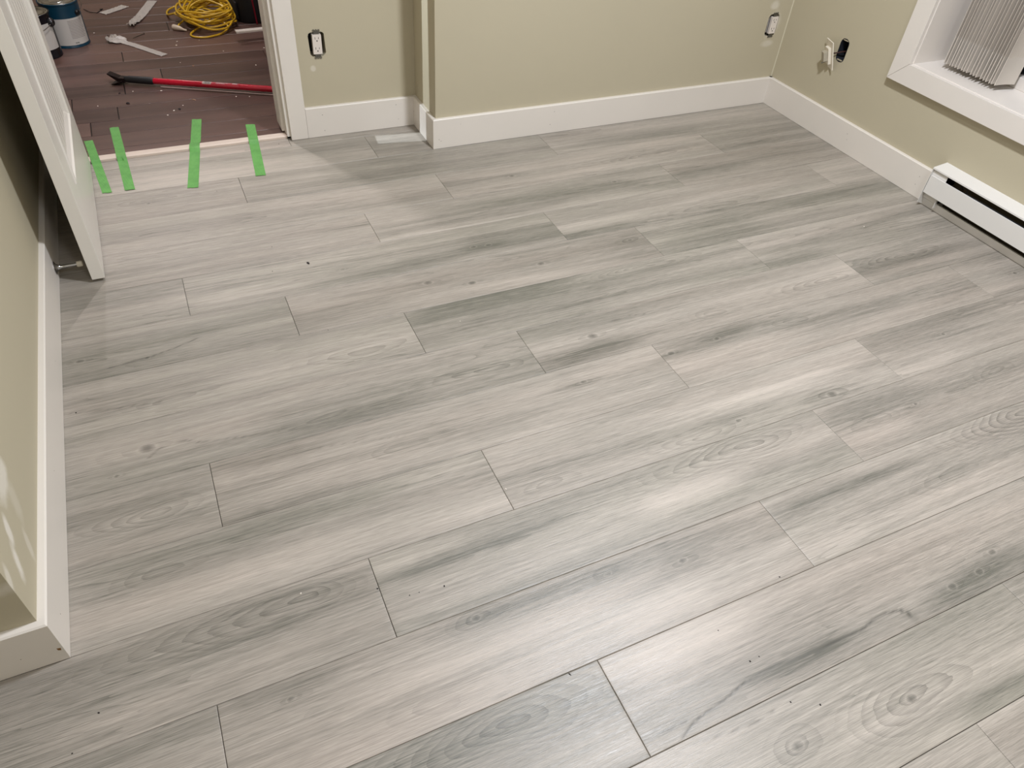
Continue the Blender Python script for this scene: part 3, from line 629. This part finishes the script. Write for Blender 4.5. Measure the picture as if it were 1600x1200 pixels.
for k, dz in ((0, 0), (1, 0), (2, 0), (3, 0)):
    j = (k + 1) % 4
    P = [O[k], O[j], I[j], I[k]]
    if k == 3: P = [(p[0], p[1] + (.0009 if p[1] < 1 else 0)) for p in P]
    wc.prism(P, 0, 2.595, 2.6195)
wpart(wc, 'window_casing', WT, bevel=.001)
wl = MB()
wl.box(2.612, 2.842, -.3, -.286, .412, 1.95).box(2.612, 2.842, -1.75, -1.737, .412, 1.95).box(2.612, 2.842, -1.737, -.3, .412, .4225).box(2.612, 2.842, -1.737, -.3, 1.937, 1.95)
wpart(wl, 'window_liner', WT, bevel=.0012)
wf = MB().box(2.800, 2.838, -1.737, -.30, .4225, .462).box(2.800, 2.838, -1.737, -.30, 1.90, 1.937).box(2.800, 2.838, -.34, -.30, .46, 1.9).box(2.800, 2.838, -1.737, -1.697, .46, 1.9).box(2.802, 2.836, -1.04, -1.0, .46, 1.9)
wpart(wf, 'window_frame', WT, bevel=.002)
gs = NT('window glass'); gs.set(Roughness=.0); gs.base((1, 1, 1, 1)); gs.b.inputs['Transmission Weight'].default_value = 1; gs.b.inputs['IOR'].default_value = 1.45
wpart(MB().box(2.820, 2.824, -1.70, -1.038, .458, 1.902).box(2.820, 2.824, -1.002, -.336, .458, 1.902), 'pane', gs.m)

# ================================================================ VERTICAL BLIND
def vane_mat():
    s = NT('cream blind vane'); co = coords(s)
    c = s.mix(s.noise(s.mapping(co, (400, 400, 6)), 1, 2), srgb(196, 186, 174), srgb(208, 199, 188)); s.base(c); s.set(Roughness=.6)
    s.b.inputs['Subsurface Weight'].default_value = 0; s.bump(s.noise(s.mapping(co, (900, 900, 30)), 1, 2), .2, .0003); return s.m
VANE = vane_mat(); POCK = paint('blind vane hem', srgb(206, 198, 188), .55, .05)
vb = empty('vertical_blind', (2.724, -.50, 1.90)); tag(vb, 'cream vertical blind with vanes bunched at the left of the window', 'blind')
MB().box(-.022, .022, -1.20, .185, -.005, .028).build('headrail', WT, vb, bevel=.002)
NV = 18
gv = random.Random(8)
vzb = .4435 - 1.90
def vane_mesh(cur):
    mb = MB(); R = []
    N = 8
    for z in np.concatenate([[vzb + .004, vzb], [vzb + .094, vzb + .0955, -.02]]) if False else [vzb, vzb + .094, vzb + .0945, -.02]:
        row = []
        for i in range(N + 1):
            u = i / N - .5; row.append((u * .089, cur * (1 - (2 * u) ** 2), z))
        R.append(row)
    return mb, R
v0 = None
for k in range(NV):
    y = .128 - k * (.228 / (NV - 1)) + gv.uniform(-.0012, .0012)
    rz = gv.uniform(-.07, .07) - .10 + (-.12 if k == NV - 1 else 0)
    if v0 is None:
        mb, R = vane_mesh(.004); mb.grid(R); v0 = mb.build('vane', VANE, vb, solid=.0012, smooth=False)
        hb = MB(); 
        for sgn in (1,):
            hb.grid([[(u * .0885, .004 * (1 - (2 * u) ** 2), z) for u in np.linspace(-.5, .5, 9)] for z in (vzb + .0005, vzb + .093)])
        h0 = hb.build('vane_hem', POCK, v0, solid=.0024)
        v0.location = (0, y, 0); v0.rotation_euler = (0, 0, rz); prev = v0
        MB().box(-.006, .006, -.001, .001, -.022, -.004).build('hook', PLW, v0)
    else:
        c = v0.copy(); COL.objects.link(c); c.parent = vb; c.location = (gv.uniform(-.002, .002), y, 0); c.rotation_euler = (0, 0, rz)
        for ch in list(v0.children):
            d = ch.copy(); COL.objects.link(d); d.parent = c

# ================================================================ HALL THINGS
# paint cans
STEEL = paint('tin rim', srgb(190, 190, 188), .22, .1, 200, .05, metal=1)
TEAL = paint('teal can paint', srgb(14, 56, 76), .3, 0); BLACKC = paint('black can paint', srgb(16, 16, 24), .25, 0)
LABW = paint('off white label paper', srgb(200, 196, 190), .5, 0); LABG = paint('grey label print', srgb(150, 142, 138), .5, 0); DKP = paint('dark print', srgb(36, 36, 40), .6, 0)
GRN = paint('pale green print', srgb(150, 170, 110), .5, 0)
BAILP = paint('black plastic ear', (.012, .012, .014, 1), .3, 0)
def arcpatch(mb, r, a0, a1, z0, z1, n=16):
    mb.grid([[(r * math.cos(a), r * math.sin(a), z) for a in np.linspace(a0, a1, n)] for z in (z0, z1)])
def can(loc, R, Hh, body, label, style, rot):
    r = empty('paint_can', loc, rot); tag(r, label, 'paint can', 'paint cans on the hall floor')
    MB().lathe([(0, .003), (R - .003, .003), (R - .001, 0), (R + .0015, .001), (R + .0015, .004), (R, .006), (R, Hh - .008), (R + .002, Hh - .006), (R + .002, Hh - .001), (R, Hh), (R - .002, Hh - .003)], 64).build('body', body, r, smooth=True)
    ri = R - .002
    MB().lathe([(ri, Hh - .004), (ri - .002, Hh - .001), (ri - .006, Hh - .001), (ri - .009, Hh - .006), (ri - .013, Hh - .006), (ri - .016, Hh - .001), (ri - .019, Hh - .001), (ri - .022, Hh - .004), (ri * .45, Hh - .004), (ri * .42, Hh - .0028), (ri * .38, Hh - .004), (0, Hh - .004)], 64).build('lid', STEEL, r, smooth=True)['label'] = 'bare metal lid'
    lb = MB()
    arcpatch(lb, R + .0006, *style['lab'], style['lz'][0], style['lz'][1], 40); lo = lb.build('paper_label', LABW, r, smooth=True)
    lo['label'] = 'off white wraparound label'
    g = random.Random(3); pm = MB()
    a0, a1 = style['txt']
    for k in range(style['nl']):
        z = style['lz'][1] - .012 - k * .0062; e = a1 - g.uniform(0, .15) * (a1 - a0)
        arcpatch(pm, R + .0010, a0, e, z, z + .0022, 12)
    pm.build('fine_print', LABG, lo)
    if style.get('logo'):
        q = MB(); a = style['logo'][0]; z = style['logo'][1]
        for k in range(6): arcpatch(q, R + .0011, a + k * .035, a + k * .035 + .026, z + (k % 2) * .0006, z + .0045 - (k % 3) * .0006, 3)
        q.build('word_mark', DKP, lo)
    if style.get('grn'):
        q = MB(); arcpatch(q, R + .0011, *style['grn'], 4); q.build('colour_mark', GRN, lo)
    ez, er = style['ear']
    for a in style['ears']:
        ear = MB()
        M = Matrix.Rotation(a, 4, 'Z') @ Matrix.Translation((R, 0, Hh - ez)) @ Matrix.Rotation(PI / 2, 4, 'Y')
        ear.lathe([(0, -.002), (er, -.002), (er, er * .4), (er * .7, er * .8), (er * .4, er * .8), (0, er * .5)], 20, M)
        ear.build('handle_ear', BAILP, r, smooth=True)
    a = style['ears'][0]; pts = []
    for t in np.linspace(0, PI, 28):
        p = Vector(((R + .008) * math.cos(t), -(R + .02) * math.sin(t) * style['bl'], Hh - ez - .055 * math.sin(t) * style['bz'])); pts.append(Matrix.Rotation(a, 3, 'Z') @ p)
    MB().tube(pts, .0014, 8).build('bail', STEEL, r, smooth=True)
    return r
can((-.322, 1.940, 0), .083, .190, TEAL, 'gallon paint can with teal top band and off white label', dict(lab=(-2.75, -.28), lz=(.013, .128), txt=(-1.35, -.42), nl=13, logo=(-1.25, .020), ears=(-.62, PI - .62), ear=(.045, .0125), bl=-1, bz=-.6), 0)
can((-.436, 1.800, 0), .078, .186, BLACKC, 'black paint can with narrow white label, half hidden by the open door', dict(lab=(-1.10, -.35), lz=(.040, .148), txt=(-.95, -.45), nl=0, grn=(-1.65, -1.35, .018, .034), ears=(-.40, PI - .40), ear=(.040, .0185), bl=1, bz=.5), 0)

# yellow extension cord: a tangled oval pile of loops
YEL = paint('yellow cord jacket', srgb(216, 174, 42), .32, 0)
gc = random.Random(21); pts = []
turns = 15; cxp, cyp = .335, 2.10
ctrl = []
for i in range(turns * 8):
    a = i / 8 * 2 * PI + .5; ph = i / 8
    rx = .115 + .035 * math.sin(ph * 1.9) + gc.uniform(-.014, .014); ry = .150 + .04 * math.cos(ph * 1.3) + gc.uniform(-.018, .018)
    ox = cxp + .020 * math.sin(ph * .9 + 1) ; oy = cyp + .03 * math.cos(ph * .77)
    tw = .5 * math.sin(ph * .61)
    x = rx * math.cos(a); y = ry * math.sin(a)
    z = .006 + .060 * (ph / turns) + .030 * (0.5 + .5 * math.sin(a * 1.5 + ph * 2.1)) + gc.uniform(0, .006)
    ctrl.append((ox + x * math.cos(tw) - y * math.sin(tw), oy + x * math.sin(tw) + y * math.cos(tw), z))
# loose front loop lying on the boards, then the tail running to the plug
tail = [(.30, 1.99, .05), (.38, 1.95, .04), (.40, 1.93, .02), (.36, 1.885, .008), (.29, 1.853, .006), (.235, 1.865, .006), (.215, 1.905, .006), (.245, 1.96, .010), (.31, 1.99, .03), (.33, 2.02, .05), (.29, 2.06, .07), (.21, 2.06, .03), (.172, 2.03, .012), (.178, 2.0, .006), (.20, 1.975, .005)]
side = [(.20, 2.12, .05), (.155, 2.16, .03), (.14, 2.22, .012), (.15, 2.30, .008), (.20, 2.33, .02), (.27, 2.28, .06)]
ctrl = side + ctrl + tail
def crom(P, n=8):
    out = []; P = [Vector(p) for p in P]
    for i in range(len(P) - 1):
        a = P[max(i - 1, 0)]; b = P[i]; c = P[i + 1]; d = P[min(i + 2, len(P) - 1)]
        for k in range(n):
            t = k / n; out.append(.5 * ((2 * b) + (c - a) * t + (2 * a - 5 * b + 4 * c - d) * t * t + (3 * b - a - 3 * c + d) * t ** 3))
    out.append(P[-1])
    for p in out: p.z = max(p.z, .0048); p.x = min(p.x, .452 - .3 * max(0, p.z - .05))
    return out
ec = empty('extension_cord', (cxp, cyp, 0)); tag(ec, 'yellow extension cord heaped in tangled loops on the dark hall floor', 'cord')
def rel(P, o): return [Vector(p) - Vector(o) for p in P]
MB().tube(rel(crom(ctrl, 5), (cxp, cyp, 0)), .0047, 8).build('cord', YEL, ec, smooth=True)
CLR = paint('milky clear plug plastic', srgb(214, 198, 178), .25, 0)
pq = rel([(.205, 1.972, .006), (.190, 1.978, .009), (.176, 1.990, .012), (.168, 1.998, .012), (.152, 2.012, .013), (.148, 2.016, .013)], (cxp, cyp, 0))
MB().tube(pq, [.005, .006, .0105, .012, .0135, .013], 14).build('plug', CLR, ec, smooth=True)['label'] = 'milky clear lighted plug end'

# white metal strip and tool bag
MET = paint('bright white metal strip', srgb(232, 224, 216), .25, 0)
ms = MB()
Mm = Matrix.Translation((.415, 1.758, .048)) @ Matrix.Rotation(math.radians(4), 4, 'Z')
for q in ((-.016, .000), (.003, .016)): ms.box(0, .62, q[0], q[1], 0, .008, Mm)
ms.box(0, .62, -.001, .004, .001, .005, Mm)
ms.box(.16, .20, -.012, .012, -.048, .001, Mm).box(.54, .58, -.012, .012, -.048, .001, Mm)
tag(ms.build('metal_strip', MET, origin=(.415, 1.792, 0)), 'long white metal strip lying in front of the black tool bag', 'metal strip')
BAG = paint('black bag cloth', srgb(14, 13, 15), .75, .5, 700, .2); REDP = paint('dark red piping', srgb(120, 10, 34), .5, 0)
bg = empty('tool_bag', (.650, 2.19, 0)); tag(bg, 'black soft tool bag with dark red piping, cut off by the door jamb', 'bag')
bb = MB(); L0 = []
for z, k in ((0, .97), (.02, 1.0), (.12, 1.01), (.24, .97), (.30, .9)):
    row = []
    for i in range(40):
        a = 2 * PI * i / 40; cs, sn = math.cos(a), math.sin(a); n_ = 5
        rr2 = (abs(cs) ** n_ + abs(sn) ** n_) ** (-1 / n_); row.append((.185 * k * rr2 * cs, .185 * k * rr2 * sn + .004 * math.sin(5 * a + z * 20), z))
    L0.append([bb.bm.verts.new(p) for p in row])
for A, B in zip(L0, L0[1:]):
    for i in range(40): bb.bm.faces.new((A[i], A[(i + 1) % 40], B[(i + 1) % 40], B[i]))
bb.bm.faces.new(L0[0][::-1]); bb.bm.faces.new(L0[-1]); bb.build('bag_body', BAG, bg, smooth=True)
MB().tube([(-.095, -.190, .004), (-.098, -.191, .06), (-.103, -.192, .14), (-.11, -.186, .24), (-.11, -.17, .29)], .0042, 8).build('piping', REDP, bg, smooth=True)['label'] = 'dark red piping'
MB().tube([(-.02, -.190, .02), (-.02, -.191, .14), (-.02, -.18, .27), (-.02, -.08, .36), (-.02, .08, .36), (-.02, .17, .28)], .011, 8).build('bag_handle', BAG, bg, smooth=True)
MB().box(-.186, -.176, -.15, .15, .02, .10).build('side_pocket', BAG, bg, bevel=.004)

# red handled floor scraper
RED = paint('glossy red tube', srgb(180, 20, 44), .25, 0)
fs = empty('floor_scraper', (-.09, 1.33, 0)); tag(fs, 'floor scraper with red tube handle and black blade head', 'scraper')
d0 = Vector((-.012, 1.312, .022)); d1 = Vector((1.12, .775 + .08, .022)); ax = (Vector((.458, 1.088, .022)) - d0).normalized()
d0 = d0 - Vector((-.09, 1.33, 0)); dL = d0 + ax * 1.02
MB().tube([d0, dL], .0125, 20).build('handle', RED, fs, smooth=True)
gstart = d0 - ax * .120
MB().tube([gstart, d0 - ax * .10, d0 - ax * .004, d0 + ax * .006], [.011, .0145, .0155, .0135], 16).build('grip', BLK if False else paint('black rubber sleeve', (.010, .010, .011, 1), .5, .2, 300), fs, smooth=True)
hd = MB(); nb = Vector((-ax.y, ax.x, 0)); Mh = Matrix((( -ax.x, nb.x, 0, gstart.x), (-ax.y, nb.y, 0, gstart.y), (0, 0, 1, .0), (0, 0, 0, 1)))
hd.prism([(-.005, .030), (.018, .030), (.062, .046), (.064, .043), (.022, .012), (-.005, .012)], 1, -.016, .016, Mh)
hd.prism([(.0, .016), (.050, .002), (.052, .0045), (.0, .022)], 1, -.026, .026, Mh)
hd.build('blade_head', paint('gunmetal blade', srgb(44, 34, 34), .35, .1, 200, .1, metal=.6), fs, bevel=.0006)
lbm = MB(); up = Vector((0, -0.25, 1)).normalized()
def tubepatch(mb, s0, s1, a0, a1, r):
    side = nb * -1
    rows_ = []
    for a in np.linspace(a0, a1, 8):
        off = (Vector((0, 0, 1)) * math.cos(a) + side * math.sin(a)) * r
        rows_.append([d0 + ax * s0 + off, d0 + ax * s1 + off])
    mb.grid(rows_)
tubepatch(lbm, .215, .375, -.9, 1.3, .0127); lo = lbm.build('sticker', paint('pink grey sticker', srgb(176, 40, 56), .3, 0), fs, smooth=True)
bc = MB(); tubepatch(bc, .218, .255, -.5, 1.0, .0129); bo = bc.build('barcode_patch', paint('barcode white', srgb(206, 190, 184), .4, 0), lo)
bk = MB(); gb = random.Random(2); s_ = .222
while s_ < .251:
    wv = gb.choice((.0008, .0014, .0020)); tubepatch(bk, s_, s_ + wv, -.4, .85, .0130); s_ += wv + gb.choice((.0009, .0014))
bk.build('barcode', DKP, bo)
tx = MB()
for k, (a, b_) in enumerate(((-.3, -.05), (.1, .3), (.45, .65))): tubepatch(tx, .275, .338 - .012 * k, a, b_, .0129)
tubepatch(tx, .345, .368, -.2, .5, .0129); tx.build('sticker_print', paint('sticker grey', srgb(190, 150, 150), .4, 0), lo)
rod = MB().tube([Vector((.015, 1.283, .004)), Vector((.46, 1.067, .004)), Vector((.80, .904, .004))], .0035, 8)
tag(rod.build('thin_rod', paint('pale rod', srgb(150, 128, 122), .3, 0), origin=(.4, 1.1, 0)), 'thin pale rod lying along the near side of the red scraper handle', 'rod')

# crumpled clear film strips
def film_mat():
    s = NT('milky backing film'); co = coords(s); s.base(s.mix(s.noise(co, 60, 3), srgb(190, 184, 178), srgb(222, 216, 210))); s.set(Roughness=.3)
    s.b.inputs['Alpha'].default_value = .82; s.bump(s.noise(co, 120, 3), .5, .002); return s.m
FILM = film_mat()
def film(cl, wd, label, seed, crump):
    g = random.Random(seed); P = crom([(*c, 0) for c in cl], 6); rows_ = []; c0 = P[len(P) // 2].copy(); c0.z = 0; n = len(P)
    for i, p in enumerate(P):
        t = (P[min(i + 1, n - 1)] - P[max(i - 1, 0)]); t.z = 0; t.normalize(); m = Vector((-t.y, t.x, 0)); w = wd(i / (n - 1)); row = []
        for j in range(7):
            u = j / 6 - .5; q = p + m * u * w; z = .0012 + crump(i / (n - 1)) * (abs(math.sin(i * 1.7 + j * 1.1)) + .3 * g.random())
            row.append((q.x - c0.x, q.y - c0.y, z))
        rows_.append(row)
    o = MB().grid(rows_).build('plastic_film', FILM, solid=.0003); o.location = c0
    return tag(o, label, 'plastic film', 'scraps of clear film on the hall floor')
film([(-.150, 1.935), (-.11, 1.90), (-.06, 1.845), (.0, 1.76), (.068, 1.665)], lambda t: .075 if t < .12 else .10 * (1 - t) + .0 if t < .3 else .036, 'long strip of crumpled clear film with a folded end, left of the yellow cord', 1, lambda t: .018 * max(0, 1 - t * 2.6) + .0012)
film([(-.048, 2.105), (-.01, 2.20), (.035, 2.33), (.09, 2.50)], lambda t: .050 if t > .2 else .036, 'crumpled clear film scrap at the top edge, folded over at its lower end', 2, lambda t: .012 * max(0, 1 - t * 2) + .002)
film([(-.165, 2.335), (-.10, 2.39), (-.05, 2.44)], lambda t: .05, 'flat clear film scrap cut off by the top edge, behind the paint can', 3, lambda t: .002)

nl = MB().tube([(0, 0, .0018), (.052, .048, .0022)], .0016, 8).tube([(.052, .048, .0022), (.0535, .0495, .0022)], .0034, 10)
o = nl.build('nail', ZINC); o.location = (-.048, 1.935, 0); tag(o, 'loose nail on the hall floor between two film scraps', 'nail')
wr_ = MB().tube([(-.175, 2.405, .003), (-.16, 2.41, .003), (-.19, 2.35, .003), (-.22, 2.36, .004), (-.25, 2.42, .004)], .0018, 6)
tag(wr_.build('thin_wire', BLK, origin=(-.2, 2.38, 0)), 'thin dark wire on the hall floor behind the teal paint can', 'wire')

# debris
CRW = paint('white crumb', srgb(232, 222, 210), .7, 0); CRD = paint('dark crumb', srgb(36, 30, 30), .8, 0); CRB = paint('wood splinter', srgb(150, 116, 88), .7, 0)
def crumb_mesh(seed, mat, sx, sy, sz, name):
    g = random.Random(seed); bm = bmesh.new(); bmesh.ops.create_icosphere(bm, subdivisions=1, radius=1)
    for v in bm.verts: v.co = Vector((v.co.x * sx * g.uniform(.7, 1.3), v.co.y * sy * g.uniform(.7, 1.3), max(v.co.z, -.5) * sz * g.uniform(.8, 1.2) + sz * .5))
    mz = min(v.co.z for v in bm.verts)
    for v in bm.verts: v.co.z -= mz
    me = bpy.data.meshes.new(name); bm.to_mesh(me); bm.free(); me.materials.append(mat); return me
def scatter(pts, me_list, name, label, cat, group, scale=1.0, seed=1):
    g = random.Random(seed)
    for i, p in enumerate(pts):
        o = bpy.data.objects.new(name, me_list[i % len(me_list)]); COL.objects.link(o); o.location = (p[0], p[1], 0.0)
        o.rotation_euler = (0, 0, g.uniform(0, 6.28)); s = scale * g.uniform(.7, 1.35); o.scale = (s, s, s); tag(o, label, cat, group)
scatter(HWL, [crumb_mesh(i, CRW, .0045, .003, .002, 'crumb') for i in range(3)], 'plaster_crumb', 'tiny white plaster crumb lying loose on the dark hall floorboards', 'crumb', 'white crumbs on the hall floor', 1.0, 1)
scatter(HDL, [crumb_mesh(9, CRD, .006, .004, .003, 'dark_crumb')], 'dark_crumb', 'small dark lump lying on the dark hall floorboards', 'crumb', 'dark crumbs on the hall floor', 1.1, 2)
scatter(HCL, [crumb_mesh(12, CRB, .011, .0035, .002, 'splinter')], 'wood_splinter', 'short wood splinter on the dark hall floorboards', 'splinter', 'splinters on the hall floor', 1.0, 3)
scatter(RDL, [crumb_mesh(15 + i, CRD, .0018, .0012, .001, 'speck') for i in range(3)], 'dark_speck', 'tiny dark speck of debris on the grey plank floor', 'speck', 'dark specks on the grey floor', 1.0, 4)
scatter(RWL, [crumb_mesh(25 + i, CRW, .0019, .0014, .001, 'white_speck') for i in range(2)], 'white_speck', 'tiny white crumb on the grey plank floor', 'crumb', 'white crumbs on the grey floor', 1.0, 5)
for o, l in zip([q for q in COL.objects if q.name.startswith('white_speck')], ['tiny white crumb on the grey floor in the left foreground, by a cathedral grain figure', 'tiny white crumb right of the plank joint at the centre of the grey floor', 'tiny white crumb on the grey floor in front of the baseboard heater, farther of two', 'tiny white crumb on the grey floor inside the middle dark plank band', 'tiny white crumb on the grey floor in front of the baseboard heater, nearer of two']): o['label'] = l
for o, l in zip([q for q in COL.objects if q.name.startswith('wood_splinter')], ['short wood splinter behind the red scraper handle on the dark hall floor', 'short wood splinter in front of the red scraper handle on the dark hall floor']): o['label'] = l
for o, l in zip([q for q in COL.objects if q.name.startswith('dark_crumb')], ['dark lump on the hall floor below the black scraper head, right of the other', 'dark lump on the hall floor close under the scraper blade', 'dark lump on the hall floor near the third green tape']): o['label'] = l
scatter([(.295, -.236)], [crumb_mesh(31, CRD, .0062, .0030, .002, 'chip')], 'dark_chip', 'black chip on the grey floor to the right of the open door', 'chip', None, 1.0, 6)
scatter([(.437, -1.732)], [crumb_mesh(33, CRD, .0050, .0014, .001, 'sliver')], 'dark_sliver', 'thin black sliver beside a plank joint in the foreground', 'sliver', None, 1.0, 7)
